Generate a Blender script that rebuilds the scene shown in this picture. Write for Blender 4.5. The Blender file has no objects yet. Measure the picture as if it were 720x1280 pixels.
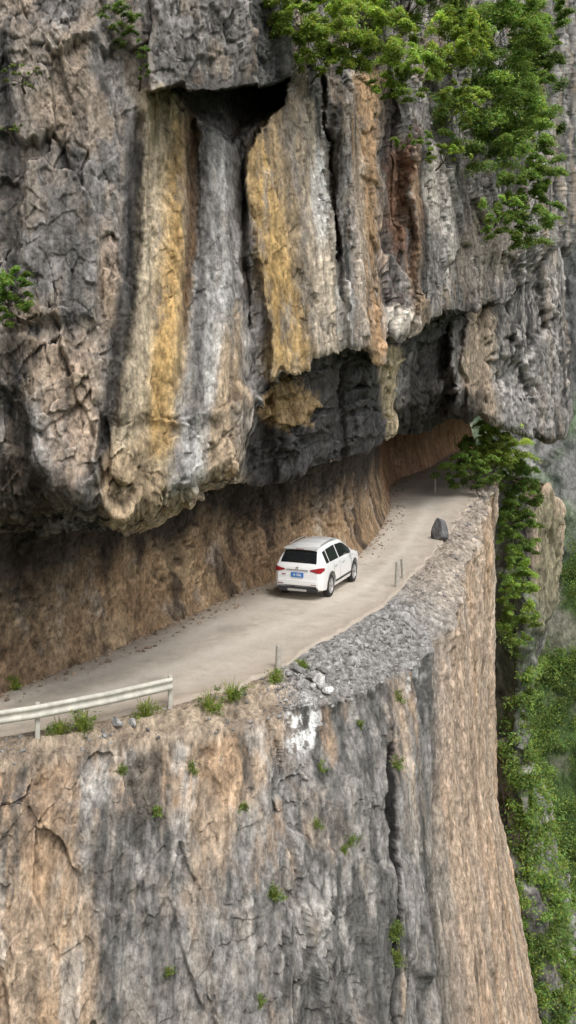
import bpy, math, random
import numpy as np
from mathutils import Vector
random.seed(5); RNG=np.random.default_rng(7)
scene=bpy.context.scene
COL=scene.collection
# ------------------------------------------------------------------ noise
def _h(ix,iy,iz,s):
    with np.errstate(over='ignore'):
        n=(ix.astype(np.int64)*374761393+iy.astype(np.int64)*668265263+iz.astype(np.int64)*1103515245+s*974634777)&0xffffffff
        n=n.astype(np.uint64)
        n=((n^(n>>np.uint64(13)))*np.uint64(1274126177))&np.uint64(0xffffffff)
        n=((n^(n>>np.uint64(15)))*np.uint64(2246822519))&np.uint64(0xffffffff)
        n=n^(n>>np.uint64(16))
    return (n&np.uint64(0xffffff)).astype(np.float64)/16777215.0
def vnoise(p,s=0):
    f=np.floor(p); i=f.astype(np.int64); t=p-f; t=t*t*t*(t*(t*6-15)+10)
    x,y,z=i[...,0],i[...,1],i[...,2]; tx,ty,tz=t[...,0],t[...,1],t[...,2]
    def L(a,b,k): return a+(b-a)*k
    r=L(L(L(_h(x,y,z,s),_h(x+1,y,z,s),tx),L(_h(x,y+1,z,s),_h(x+1,y+1,z,s),tx),ty),
        L(L(_h(x,y,z+1,s),_h(x+1,y,z+1,s),tx),L(_h(x,y+1,z+1,s),_h(x+1,y+1,z+1,s),tx),ty),tz)
    return r*2-1
def fbm(p,o=4,s=0,g=0.5,ridge=False):
    a=1.0;r=0;tot=0
    for k in range(o):
        n=vnoise(p*(2.03**k)+k*17.3,s+k)
        if ridge: n=1-2*np.abs(n)
        r=r+a*n; tot+=a; a*=g
    return r/tot
def facet(p,s=0):
    """cell noise: each cell a randomly tilted flat facet; returns (height, edge distance)"""
    f=np.floor(p); i=f.astype(np.int64)
    b1=np.full(p.shape[:-1],9.0); b2=b1.copy(); val=np.zeros_like(b1)
    for dx in (-1,0,1):
        for dy in (-1,0,1):
            for dz in (-1,0,1):
                cx,cy,cz=i[...,0]+dx,i[...,1]+dy,i[...,2]+dz
                a,b,c=_h(cx,cy,cz,s),_h(cx,cy,cz,s+1),_h(cx,cy,cz,s+2)
                ex=p[...,0]-(cx+a);ey=p[...,1]-(cy+b);ez=p[...,2]-(cz+c)
                d=ex*ex+ey*ey+ez*ez
                v=(b-0.5)*1.0+ex*(c-.5)*2.6+ez*(a+b-1)*2.0
                m=d<b1
                b2=np.where(m,b1,np.minimum(b2,d)); val=np.where(m,v,val); b1=np.where(m,d,b1)
    return val,np.sqrt(b2)-np.sqrt(b1)
def sm(a,b,x):
    t=np.clip((x-a)/(b-a),0,1); return t*t*(3-2*t)
def blur(P,n=1):
    for _ in range(n):
        for ax in (0,1):
            A=np.take(P,[0],axis=ax);Z=np.take(P,[-1],axis=ax)
            Q=np.concatenate([A,P,Z],axis=ax)
            k=P.shape[ax]
            P=(np.take(Q,range(0,k),axis=ax)+2*P+np.take(Q,range(2,k+2),axis=ax))/4
    return P
def bl(a,n): return blur(a[...,None],n)[...,0]
def normals(P):
    du=np.gradient(P,axis=1);dv=np.gradient(P,axis=0)
    n=np.cross(du,dv); n/=np.maximum(np.linalg.norm(n,axis=-1,keepdims=True),1e-9)
    return n
def nrmz(n): return n/np.maximum(np.linalg.norm(n,axis=-1,keepdims=True),1e-9)
# drone camera at (0,0,8.1); image pixel x,y + assumed depth -> world metres
CAMZ=8.1; F=1230.0
def px2world(b,e,Y):
    b,e,Y=np.broadcast_arrays(np.asarray(b,float),np.asarray(e,float),np.asarray(Y,float))
    return np.stack([(b-360)*Y/F,Y,CAMZ-(e-455)*Y/F],-1)
V3=lambda *a: np.array(a,float)
# ------------------------------------------------------------------ mesh helpers
def grid_mesh(name,P,C,mat):
    n,m=P.shape[:2]
    me=bpy.data.meshes.new(name)
    idx=np.arange(n*m).reshape(n,m)
    q=np.stack([idx[:-1,:-1],idx[:-1,1:],idx[1:,1:],idx[1:,:-1]],-1).reshape(-1,4)
    me.vertices.add(n*m); me.vertices.foreach_set("co",P.reshape(-1).astype(np.float32))
    me.loops.add(q.size); me.loops.foreach_set("vertex_index",q.reshape(-1).astype(np.int32))
    me.polygons.add(len(q)); me.polygons.foreach_set("loop_start",np.arange(0,q.size,4,dtype=np.int32))
    me.polygons.foreach_set("loop_total",np.full(len(q),4,np.int32))
    me.polygons.foreach_set("use_smooth",np.ones(len(q),bool))
    me.update()
    if C is not None:
        ca=me.color_attributes.new("Col",'FLOAT_COLOR','POINT')
        c4=np.concatenate([np.clip(C.reshape(-1,3),0.005,0.95),np.ones((n*m,1))],1)
        ca.data.foreach_set("color",c4.reshape(-1).astype(np.float32))
    me.materials.append(mat)
    ob=bpy.data.objects.new(name,me); COL.objects.link(ob); return ob
def poly_mesh(name,verts,faces,mat,smooth=False,cols=None,parent=None):
    me=bpy.data.meshes.new(name)
    me.from_pydata([tuple(v) for v in verts],[],[tuple(f) for f in faces])
    if smooth: me.polygons.foreach_set("use_smooth",[True]*len(me.polygons))
    if cols is not None:
        ca=me.color_attributes.new("Col",'FLOAT_COLOR','POINT')
        ca.data.foreach_set("color",np.concatenate([cols,np.ones((len(cols),1))],1).reshape(-1).astype(np.float32))
    me.materials.append(mat); me.update()
    ob=bpy.data.objects.new(name,me); COL.objects.link(ob)
    if parent: ob.parent=parent
    return ob
def top(ob,label,cat,group=None):
    ob["label"]=label; ob["category"]=cat
    if group: ob["group"]=group
    return ob
def struct(ob,label,cat):
    ob["kind"]="structure"; ob["label"]=label; ob["category"]=cat; return ob
def empty(name,loc):
    e=bpy.data.objects.new(name,None); e.location=loc; e.empty_display_size=.3; COL.objects.link(e); return e
# ------------------------------------------------------------------ materials
def newmat(name):
    m=bpy.data.materials.new(name); m.use_nodes=True
    return m,m.node_tree.nodes,m.node_tree.links,m.node_tree.nodes["Principled BSDF"]
def rock_mat(name,scale=1.0,bump=0.7,far=False):
    m,N,L,B=newmat(name)
    at=N.new("ShaderNodeAttribute"); at.attribute_name="Col"
    tc=N.new("ShaderNodeTexCoord"); mp=N.new("ShaderNodeMapping"); mp.inputs["Scale"].default_value=(scale,scale*.55,scale*.5)
    L.new(tc.outputs["Object"],mp.inputs["Vector"])
    n1=N.new("ShaderNodeTexNoise"); n1.inputs["Scale"].default_value=7; n1.inputs["Detail"].default_value=11; n1.inputs["Roughness"].default_value=.8
    L.new(mp.outputs[0],n1.inputs["Vector"])
    r=N.new("ShaderNodeMapRange"); r.inputs[1].default_value=.35;r.inputs[2].default_value=.65;r.inputs[3].default_value=.32;r.inputs[4].default_value=1.6
    L.new(n1.outputs["Fac"],r.inputs[0])
    mx=N.new("ShaderNodeMix"); mx.data_type='RGBA'; mx.blend_type='MULTIPLY'; mx.inputs[0].default_value=1
    L.new(at.outputs["Color"],mx.inputs[6]); L.new(r.outputs[0],mx.inputs[7])
    v=N.new("ShaderNodeTexVoronoi"); v.feature='DISTANCE_TO_EDGE'; v.inputs["Scale"].default_value=1.7
    n3=N.new("ShaderNodeTexNoise"); n3.inputs["Scale"].default_value=4.0; n3.inputs["Detail"].default_value=9; n3.inputs["Roughness"].default_value=.75
    L.new(mp.outputs[0],n3.inputs["Vector"])
    ad=N.new("ShaderNodeMix"); ad.data_type='RGBA'; ad.blend_type='ADD'; ad.inputs[0].default_value=.6
    L.new(mp.outputs[0],ad.inputs[6]); L.new(n3.outputs["Color"],ad.inputs[7]); L.new(ad.outputs[2],v.inputs["Vector"])
    cr=N.new("ShaderNodeMapRange"); cr.inputs[1].default_value=0;cr.inputs[2].default_value=.012;cr.inputs[3].default_value=.35;cr.inputs[4].default_value=1
    L.new(v.outputs["Distance"],cr.inputs[0])
    m2=N.new("ShaderNodeMix"); m2.data_type='RGBA'; m2.blend_type='MULTIPLY'; m2.inputs[0].default_value=.4
    L.new(mx.outputs[2],m2.inputs[6]); L.new(cr.outputs[0],m2.inputs[7])
    L.new(m2.outputs[2],B.inputs["Base Color"])
    B.inputs["Roughness"].default_value=.92
    B.inputs["Specular IOR Level"].default_value=.2
    n2=N.new("ShaderNodeTexNoise"); n2.inputs["Scale"].default_value=18; n2.inputs["Detail"].default_value=8;n2.inputs["Roughness"].default_value=.78
    L.new(mp.outputs[0],n2.inputs["Vector"])
    s=N.new("ShaderNodeMath"); s.operation='MULTIPLY_ADD'; s.inputs[1].default_value=1.3
    L.new(n1.outputs["Fac"],s.inputs[0]); L.new(n2.outputs["Fac"],s.inputs[2])
    b=N.new("ShaderNodeBump"); b.inputs["Strength"].default_value=bump; b.inputs["Distance"].default_value=.17/scale
    L.new(s.outputs[0],b.inputs["Height"]); L.new(b.outputs[0],B.inputs["Normal"])
    return m
def plain(name,c,rough=.5,metal=0,var=.08,sc=20,coat=0,bump=0):
    m,N,L,B=newmat(name)
    n=N.new("ShaderNodeTexNoise"); n.inputs["Scale"].default_value=sc; n.inputs["Detail"].default_value=5
    tc=N.new("ShaderNodeTexCoord"); L.new(tc.outputs["Object"],n.inputs["Vector"])
    r=N.new("ShaderNodeMapRange"); r.inputs[3].default_value=1-var*2;r.inputs[4].default_value=1+var*2
    L.new(n.outputs["Fac"],r.inputs[0])
    mx=N.new("ShaderNodeMix"); mx.data_type='RGBA'; mx.blend_type='MULTIPLY'; mx.inputs[0].default_value=1
    mx.inputs[6].default_value=(*c,1); L.new(r.outputs[0],mx.inputs[7]); L.new(mx.outputs[2],B.inputs["Base Color"])
    B.inputs["Roughness"].default_value=rough; B.inputs["Metallic"].default_value=metal; B.inputs["Coat Weight"].default_value=coat
    if bump:
        b=N.new("ShaderNodeBump"); b.inputs["Strength"].default_value=bump; b.inputs["Distance"].default_value=.02
        L.new(n.outputs["Fac"],b.inputs["Height"]); L.new(b.outputs[0],B.inputs["Normal"])
    return m
def leaf_mat():
    m,N,L,B=newmat("leaf_green")
    at=N.new("ShaderNodeAttribute"); at.attribute_name="Col"
    L.new(at.outputs["Color"],B.inputs["Base Color"]); B.inputs["Roughness"].default_value=.55
    B.inputs["Specular IOR Level"].default_value=.25
    t=N.new("ShaderNodeBsdfTranslucent"); 
    g=N.new("ShaderNodeMix"); g.data_type='RGBA'; g.blend_type='MULTIPLY'; g.inputs[0].default_value=1; g.inputs[7].default_value=(1.5,1.6,.8,1)
    L.new(at.outputs["Color"],g.inputs[6]); L.new(g.outputs[2],t.inputs["Color"])
    ms=N.new("ShaderNodeMixShader"); ms.inputs[0].default_value=.42
    L.new(B.outputs[0],ms.inputs[1]); L.new(t.outputs[0],ms.inputs[2])
    L.new(ms.outputs[0],N["Material Output"].inputs["Surface"])
    return m
M_rock=rock_mat("limestone"); M_rockn=rock_mat("limestone_fine",1.6,.6); M_rockf=rock_mat("limestone_far",.25,.7)
M_leaf=leaf_mat(); M_bark=plain("bark",(.09,.07,.05),.9,var=.25,bump=.5)
# ------------------------------------------------------------------ rock shape + colour
def rock_disp(p,amp=1.0,s=0,st=.4,yf=.5,crack=1.0,shear=.2,near=28.0):
    """weathered limestone: broad planar facets, long in z, slightly leaning, patches of finer breakage"""
    q=np.stack([p[...,0]+shear*p[...,2],p[...,1]*yf,p[...,2]*st],-1)
    fine=np.clip(near/np.maximum(p[...,1],1),.35,1)
    w=q+.16*np.stack([fbm(q*1.3,4,s+50,.65),fbm(q*1.3,4,s+60,.65),fbm(q*1.3,4,s+70,.65)],-1)
    q2=np.stack([p[...,0]-.35*p[...,2],p[...,1]*yf,p[...,2]*st*1.5],-1)
    f1,e1=facet(w*V3(.42,.42,.5),s+1); f2,e2=facet(w*V3(1.2,1.2,1.4),s+11); f3,e3=facet((q2+.09*fbm(q*3,3,s+80)[...,None])*V3(2.5,2.5,3.4),s+21); f4,e4=facet(w*V3(5.5,5.5,8),s+31)
    f1=bl(f1,2); f2=bl(f2,1)
    brk=sm(-.25,.3,fbm(q*V3(.8,.8,1.0),3,s+90,.55))          # some areas are more shattered
    d=.13*fbm(q*.3,3,s+2)+.38*f1+.23*f2*(.6+.5*brk)+.14*f3*fine*(.35+.65*brk)+.045*f4*fine*(.4+.6*brk)
    d=d-.035*bl(np.exp(-e2*18),1)*crack*brk
    d=d+.045*fbm(q*2.6,5,s+3,.62,True)*fine+.045*fbm(p*V3(8,8*yf,6),3,s+5,.68)*fine
    return d*amp
def steep_att(P,lo=.12,hi=.5,mn=.15):
    n=normals(blur(P,2)); a=mn+(1-mn)*sm(lo,hi,np.sqrt(n[...,1]**2+n[...,2]**2)); return bl(a,2)
def mixc(c,t,m):
    t=np.asarray(t,float)
    return c+(t-c)*m[...,None]
def gray_base(p,s=0,warm=.5):
    p=p*V3(1,.6,1)
    n1=fbm(p*V3(.45,.45,.2),4,s+1); n2=fbm(p*V3(1.8,1.8,.6),5,s+2,.68); n3=fbm(p*V3(6,6,3),4,s+3,.75)
    st=fbm(p*V3(2.4,2.4,.12),5,s+4,.62)
    g=.265+.16*n1+.22*n2+.22*n3
    c=np.clip(g,.035,.62)[...,None]*V3(1.05,.985,.92)
    c=mixc(c,(.045,.045,.045),sm(.05,.34,st+.3*n3)*.85)
    c=mixc(c,(.55,.51,.46),sm(.18,.42,fbm(p*V3(1.5,1.5,.5),5,s+7,.72))*.7)
    c=mixc(c,(.44,.335,.235),sm(.08,.34,fbm(p*V3(.7,.7,.22),5,s+8,.68))*warm)
    c=mixc(c,(.035,.035,.035),sm(.24,.46,fbm(p*V3(3,3,1.2),4,s+9,.72))*.85)
    return c
def stripe(u,v,pts,soft=8):
    pts=np.array(pts,float)
    c=np.interp(v,pts[:,0],pts[:,1]);h=np.interp(v,pts[:,0],pts[:,2])
    m=1-sm(-soft,soft,np.abs(u-c)-h)
    return m*sm(pts[0,0]-18,pts[0,0]+6,v)*(1-sm(pts[-1,0]-6,pts[-1,0]+18,v))
def blob(u,v,cu,cv,ru,rv,soft=.35):
    r=np.sqrt(((u-cu)/ru)**2+((v-cv)/rv)**2); return 1-sm(1-soft,1+soft,r)
def cavity(c,d,k=1.6,n=6):
    dd=d[...,None]; cav=(dd-blur(dd,n))
    return c*np.clip(1+k*cav*5,.3,1.5)
# ================================================================== upper cliff (A)
u=np.concatenate([np.arange(-180,0,3.0),np.arange(0,560,1.15),np.arange(560,656,.8),np.linspace(657,690,14)])
Yf=lambda u:np.interp(u,[-180,0,150,230,300,400,480,560,620,655,690],[17,20.5,21.5,23,25,30,36,43,51,57,80])
L1_=lambda u:np.interp(u,[-180,0,30,60,85,110,150,185,220,250,300,307,316,345,350,385,388,430,436,455,474,478,500,518,522,560,600,635,655,690],
                       [690,662,668,655,640,652,650,640,626,612,594,560,505,478,462,462,446,434,430,434,446,418,410,408,396,394,386,378,350,350])
def L1(u): 
    q=np.stack([u*.07,0*u,0*u],-1); return L1_(u)+7*fbm(q,5,17,.7)*np.clip((700-u)/200,0,1)
L2=lambda u:np.interp(u,[-180,0,150,300,330,400,450,490,505,520,560,600,655,690],[700,672,660,604,604,582,566,546,480,465,450,440,390,390])
r0=np.arange(-260,0,6.0); nr=470; t1=np.linspace(0,1,nr); nu2=110; t2=np.linspace(0,1,nu2+1)[1:]; t3=np.linspace(0,1,26)[1:]
U=u[None,:]
vv1=np.concatenate([np.repeat(r0[:,None],len(u),1), t1[:,None]*L1(U)],0)
UU=np.repeat(U,vv1.shape[0],0)
def Afeat(u,v,L):
    q=np.stack([u*.02,v*.012,0*u],-1); u=u+9*fbm(q,6,19,.65); v=v+14*fbm(q*1.3+7,5,23,.65)
    f=0
    e=np.interp(u,[180,186,214,232,238,262,300,330,362,380],[118,112,106,101,108,110,106,101,98,98])
    rr=np.interp(v,[95,120,160,200,300,450],[366,354,326,304,306,318])
    inrec=sm(183,188,u)*(1-sm(rr-3,rr+3,u))
    f=f+(1.1+1.6*(1-sm(130,380,v)))*inrec*sm(0,5,v-e)*(1-sm(280,460,v))
    cave=sm(-10,6,(178-np.abs(u-290)*.9)-v)
    f=f+2.4*inrec*cave*sm(0,5,v-e)*sm(196,225,u)
    f=f-1.5*sm(186,190,u)*(1-sm(364,368,u))*(1-sm(0,5,v-e))*sm(-110,0,v)
    f=f-.45*stripe(u,v,[(125,206,26),(300,203,28),(450,186,36),(520,182,42)],8)
    f=f+.6*stripe(u,v,[(140,240,3),(300,239,4),(370,234,1)],6)
    f=f-.4*stripe(u,v,[(150,268,17),(350,270,20),(450,260,24),(520,250,30)],8)
    f=f+.9*stripe(u,v,[(190,303,2),(300,308,3),(400,318,1)],5)
    sl=stripe(u,v,[(120,352,22),(200,350,42),(300,364,44),(400,376,42),(480,378,40)],4)
    f=f-sl*(.9+.012*(u-360)+.0035*(v-300))
    f=f+1.0*stripe(u,v,[(100,404,3),(240,413,3),(320,422,1)],4)
    f=f-.9*stripe(u,v,[(100,430,12),(300,438,16),(440,448,18)],5)*(1+.02*(u-438))
    f=f+.7*stripe(u,v,[(60,484,2),(250,490,2),(330,492,1)],4)
    f=f-1.0*stripe(u,v,[(180,540,34),(300,548,36),(420,540,36)],9)*(1-.012*(u-545))
    f=f+.6*stripe(u,v,[(150,592,2),(300,598,1)],5)
    f=f-.5*blob(u,v,85,520,50,110,.2)+.4*stripe(u,v,[(150,172,8),(400,160,8),(560,132,8)],8)
    f=f+.8*blob(u,v,10,560,25,60)-.55*stripe(u,v,[(40,60,60),(200,80,52),(400,70,50)],8)
    f=f-.4*blob(u,v,190,600,60,60)+.5*blob(u,v,128,570,8,50,.2)
    f=f-.45*sm(0,5,v-(430+.18*(u-60)))*(1-sm(150,175,u))-.35*sm(0,4,v-(520-.25*(u-230)))*sm(215,235,u)*(1-sm(296,304,u))
    return f
Lb=L1(UU)
ks=np.clip(Yf(UU)/26,.8,1.6)
lean=2.6*np.clip(1-vv1/600,-.2,1.4)
hk=np.interp(UU,[-180,60,90,300,320,690],[85,85,36,24,10,12])
cu_=np.interp(UU,[-180,60,90,300,320,690],[2.6,2.6,1.5,1.0,.15,.3])*np.clip((vv1-(Lb-hk))/hk,0,1)**2
Yb0=Yf(UU)+(lean+cu_)*ks
Y1=Yb0+Afeat(UU,vv1,Lb)*ks
px1=UU+np.where(UU>590,(np.clip(UU,590,655)-590)/65*30,0)*(1-sm(300,350,vv1))
P1=px2world(px1,vv1,Y1); B1=px2world(px1,vv1,Yb0)
s2=t2[:,None]; UU2=np.repeat(U,nu2,0)
deep=np.interp(UU2,[-180,295,310,500,520,690],[1.0,1.0,2.4,3.6,9,9])
jump=np.interp(UU2,[-180,295,310,500],[.8,.8,3.0,3.4])
vv2=L1(UU2)+np.maximum(L2(UU2)-L1(UU2),3)*s2
def under_sheet(Y): 
    base=blur(Y[-1][None,:,None],14)[...,0]*np.ones_like(UU2)
    k=sm(300,325,UU2)*.85+.15
    # stepped bedding ledges that climb to the right
    sb=s2+.10*fbm(np.stack([UU2*.05,s2*4+0*UU2,0*UU2],-1),4,29,.65)+.0016*(UU2-400)
    st_=(np.floor(sb*4)+sm(.70,.86,(sb*4)%1))/4
    return base*k+Y[-1][None,:]*(1-k)+jump*sm(0,.05,s2+0*UU2)+deep*(.25*s2+.75*np.clip(st_,-.3,1.3))
P2=px2world(UU2,vv2,under_sheet(Y1)); B2=px2world(UU2,vv2,under_sheet(Yb0))
UU3=np.repeat(U,len(t3),0)
dirx=np.interp(u,[-180,150,300,500],[-.35,-.3,-.15,.1])
def ceil(P2):
    P3=np.repeat(P2[-1][None],len(t3),0).copy()
    P3[...,1]+=11*t3[:,None]; P3[...,0]+=11*t3[:,None]*dirx[None]; P3[...,2]+=1.2*sm(0,.3,t3)[:,None]; return P3
P3=ceil(P2);B3=ceil(B2)
vv3=np.repeat(vv2[-1][None],len(t3),0)+20*t3[:,None]
P=np.concatenate([P1,P2,P3],0); Bs=np.concatenate([B1,B2,B3],0); Ug=np.concatenate([UU,UU2,UU3],0); Vg=np.concatenate([vv1,vv2,vv3],0)
n=normals(blur(Bs,16)); 
if n[:vv1.shape[0],:,1].mean()>0: n=-n
n=nrmz(n+V3(0,-.6,0))
att=steep_att(P)
smoothcol=np.clip(stripe(Ug,Vg,[(110,235,72),(420,225,82),(600,220,70)],18)+stripe(Ug,Vg,[(130,352,30),(200,350,42),(450,376,42)],8)+.5*stripe(Ug,Vg,[(110,438,20),(430,450,20)],8),0,1)
lowb=sm(420,520,Vg)
D=rock_disp(P,1.0,0,.38)*(1-smoothcol*(.70-.32*lowb))*(.3+.7*att)
D=D+.07*smoothcol*fbm(P*V3(3.2,1.5,.08),3,88,.5,True)+.045*smoothcol*fbm(P*V3(5,3,1.6),5,89,.7)
under=np.zeros_like(Ug); under[vv1.shape[0]:vv1.shape[0]+nu2]=1
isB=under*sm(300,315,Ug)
pb=np.stack([P[...,0]*.7,P[...,1]*.25,(P[...,2]-.3*P[...,0])*1.8],-1)
D=D*(1-.25*isB)+isB*(.16*facet(pb,95)[0]+.12*facet(P*V3(.6,.25,.5),97)[0])
P=P+n*D[...,None]
uw=Ug+8*fbm(P*V3(1.2,.8,.2),4,31,.62)+4*fbm(P*V3(5,3,.8),3,33,.6); vw=Vg+26*fbm(P*.8,4,32,.6)
C=gray_base(P,0,.5)
Pn=P*V3(1,.5,1)
hf=fbm(Pn*V3(6,6,2.6),5,47,.8)
vs=np.clip(1+.66*fbm(Pn*V3(4.5,4.5,.16),5,41,.67)+.32*fbm(Pn*3,4,44,.65)+.48*hf,.1,2)
def S(c,k=1.0): return (V3(*c)*(1+(vs-1)*k)[...,None])
brk=.25+.75*sm(-.4,.05,fbm(Pn*V3(1.8,1.8,.35),5,60,.7))
def ST(c,col,k,pts,soft): return mixc(c,S(col),k*stripe(uw,vw,pts,soft)*brk)
C=mixc(C,S((.36,.34,.32)),.3*blob(uw,vw,80,200,110,260,.4))
C=mixc(C,S((.48,.37,.27)),.5*sm(.08,.32,fbm(Pn*V3(.8,.8,.35),4,61,.62))*(1-sm(150,185,uw)))
C=ST(C,(.55,.44,.29),1.0,[(118,204,28),(300,204,30),(450,194,46),(640,200,70)],12)
C=ST(C,(.54,.345,.13),.85,[(150,224,9),(300,220,14),(400,212,18),(560,188,24)],16)
C=ST(C,(.60,.51,.38),.7,[(160,196,6),(300,184,10),(560,165,18)],9)
C=ST(C,(.15,.095,.055),.9,[(110,237,6),(300,238,7),(420,232,4)],5)
C=ST(C,(.42,.405,.385),1.0,[(140,270,22),(350,274,24),(450,262,26),(560,242,30),(610,232,26)],9)
C=ST(C,(.12,.115,.11),.85,[(140,254,5),(350,256,7),(600,238,5)],5)
C=ST(C,(.58,.44,.30),.9,[(400,292,14),(500,285,22),(620,275,35)],12)
C=ST(C,(.70,.68,.65),.75,[(200,278,4),(400,282,6),(600,238,9)],6)
C=ST(C,(.42,.31,.18),1.0,[(120,350,20),(200,348,40),(300,362,42),(400,374,42),(470,376,46)],6)
C=ST(C,(.54,.35,.13),.7,[(180,322,9),(330,344,17),(450,362,22)],12)
C=ST(C,(.18,.145,.10),.7,[(180,352,5),(330,376,8),(450,390,8)],7)
C=ST(C,(.54,.47,.38),.7,[(170,366,5),(330,392,8),(450,404,8)],6)
C=ST(C,(.06,.055,.05),.9,[(190,302,5),(300,309,5),(430,320,4)],5)
C=ST(C,(.60,.51,.40),.9,[(140,384,9),(300,400,11),(440,412,12)],7)
C=mixc(C,S((.76,.73,.68)),.9*blob(uw,vw,398,245,9,65))
C=mixc(C,S((.76,.73,.68)),.9*blob(uw,vw,424,380,8,50))
C=ST(C,(.05,.045,.04),.95,[(90,412,12),(200,420,9),(400,430,5)],5)
C=ST(C,(.56,.365,.21),.95,[(95,456,18),(220,456,16),(330,462,12),(440,468,12)],7)
C=ST(C,(.64,.54,.44),.75,[(200,446,5),(430,452,6)],6)
C=ST(C,(.07,.052,.045),.9,[(120,482,9),(400,488,7)],6)
C=mixc(C,S((.34,.19,.12)),.85*blob(uw,vw,505,255,24,80)*brk)
C=ST(C,(.52,.37,.24),.65,[(200,520,6),(400,512,8)],7)
C=ST(C,(.06,.055,.05),.8,[(180,532,6),(390,526,7)],6)
C=mixc(C,S((.74,.67,.58)),.9*blob(uw,vw,495,400,18,16))
C=mixc(C,S((.64,.58,.51)),.8*blob(uw,vw,547,240,15,60)); C=mixc(C,S((.66,.61,.56)),.8*blob(uw,vw,568,300,9,50))
C=ST(C,(.06,.055,.05),.75,[(180,583,6),(380,586,6)],6)
C=mixc(C,S((.52,.44,.37)),.7*blob(uw,vw,605,320,28,60)*brk)
C=ST(C,(.05,.05,.05),.88,[(190,170,10),(400,158,11),(560,132,12),(610,120,8)],9)
C=mixc(C,S((.58,.45,.34)),.9*blob(uw,vw,86,520,36,95,.3)*brk); C=mixc(C,S((.54,.41,.30)),.8*blob(uw,vw,134,335,13,65)*brk)
C=mixc(C,S((.50,.37,.24)),.7*blob(uw,vw,165,610,40,40)); C=mixc(C,S((.07,.055,.04)),.85*blob(uw,vw,20,620,62,56))
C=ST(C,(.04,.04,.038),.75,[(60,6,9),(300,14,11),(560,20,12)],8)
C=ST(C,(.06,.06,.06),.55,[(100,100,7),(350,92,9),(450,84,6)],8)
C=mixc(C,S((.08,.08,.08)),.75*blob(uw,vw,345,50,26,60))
C=mixc(C,S((.09,.085,.08)),.8*blob(uw,vw,285,120,60,30,.3))  # black shadow under the roof block, painted into the recess colour
C=mixc(C,S((.075,.072,.072)),isB*.93)  # shade of the downward-facing slab put into the colour as dark grey
C=mixc(C,S((.46,.32,.17)),isB*.95*blob(uw,vw,358,505,42,30,.2)); 
C=mixc(C,S((.54,.44,.29)),isB*.95*stripe(uw,vw,[(430,486,13),(545,497,13)],6))
C=cavity(C,D,1.3)
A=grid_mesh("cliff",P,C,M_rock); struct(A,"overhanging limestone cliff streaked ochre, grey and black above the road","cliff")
print("A done",P.shape)
# ================================================================== far overhang block (B)
u=np.concatenate([np.arange(470,716,1.0),np.linspace(716,690,24)[1:]])
K=len(np.arange(470,716,1.0))
Yb=np.concatenate([np.interp(u[:K],[470,520,560,600,640,680,700,716],[43,46,50,55,61,65,67,71]),np.linspace(72,105,23)])
LB=np.concatenate([np.interp(u[:K],[470,520,545,560,600,640,680,705,716],[545,541,536,530,527,543,554,549,520]),np.full(23,520.)])
LB=LB+7*fbm(np.stack([u*.08,0*u,0*u],-1),5,18,.7)
tb=np.linspace(0,1,330); VB=-260+(LB[None]+260)*(tb[:,None]**.75); UB=np.repeat(u[None],330,0)
sh=np.where(UB>640,(UB-640)/76,0)*np.interp(VB,[-260,0,200,330,450,520],[-60,-52,-40,-14,0,2])
hb=np.interp(UB,[470,540,600,716],[60,50,12,8]); ab=np.interp(UB,[470,540,600,716],[4.5,4,1.2,.8])
YB0=Yb[None]+2.5*np.clip(1-VB/540,0,1.5)+ab*np.clip((VB-(LB[None]-hb))/hb,0,1)**1.5
qb=np.stack([UB*.02,VB*.014,0*UB],-1); ubw=UB+16*fbm(qb,6,37,.65); vbw=VB+26*fbm(qb+9,6,38,.65)
YB=YB0+2.6*stripe(ubw,vbw,[(400,545,14),(470,536,20),(540,530,28)],4)-1.0*stripe(ubw,vbw,[(380,598,16),(450,594,22),(520,600,26)],4)-.9*sm(0,3,vbw-(470+.3*(ubw-600)))*sm(600,612,ubw)
def ceilB(PB):
    t3=np.linspace(0,1,24)[1:]; P3=np.repeat(PB[-1][None],23,0).copy(); P3[...,1]+=26*t3[:,None]; P3[...,0]-=4*t3[:,None]; P3[...,2]+=1.5*sm(0,.2,t3)[:,None]; return np.concatenate([PB,P3],0)
P=ceilB(px2world(UB+sh,VB,YB)); Bs=ceilB(px2world(UB+sh,VB,YB0)); t3=np.linspace(0,1,24)[1:]
Ug=np.concatenate([UB,np.repeat(u[None],23,0)]); Vg=np.concatenate([VB,np.repeat(VB[-1][None],23,0)+30*t3[:,None]])
n=normals(blur(Bs,10)); 
if n[:330,:K,1].mean()>0: n=-n
n=nrmz(n+V3(0,-.4,0))
D=rock_disp(P*.75,1.35,200,.44,yf=.28,near=45)*(.3+.7*steep_att(P,.2,.6)); D=D*(1-.5*np.exp(-((Vg-np.repeat(LB[None],353,0))/12.)**2)); P=P+n*D[...,None]
uw=Ug+7*fbm(P*V3(.8,.5,.3),4,31,.65); vw=Vg+16*fbm(P*.6,4,32,.65)
C=gray_base(P*V3(.8,.5,.8),200,.35)*.92
Pn=P*V3(1,.3,1)
vs=np.clip(1+.6*fbm(Pn*V3(3,3,.2),5,41,.65)+.45*fbm(Pn*V3(4,4,2),4,42,.78),.12,2)
C=mixc(C,V3(.54,.42,.31)*vs[...,None],.85*stripe(uw,vw,[(385,598,14),(450,594,20),(515,600,22)],8)); C=mixc(C,V3(.05,.045,.042)*vs[...,None],.88*stripe(uw,vw,[(400,545,16),(470,536,24),(540,530,32)],8))
C=mixc(C,V3(.42,.40,.38)*vs[...,None],.5*blob(uw,vw,655,490,30,50))
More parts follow.
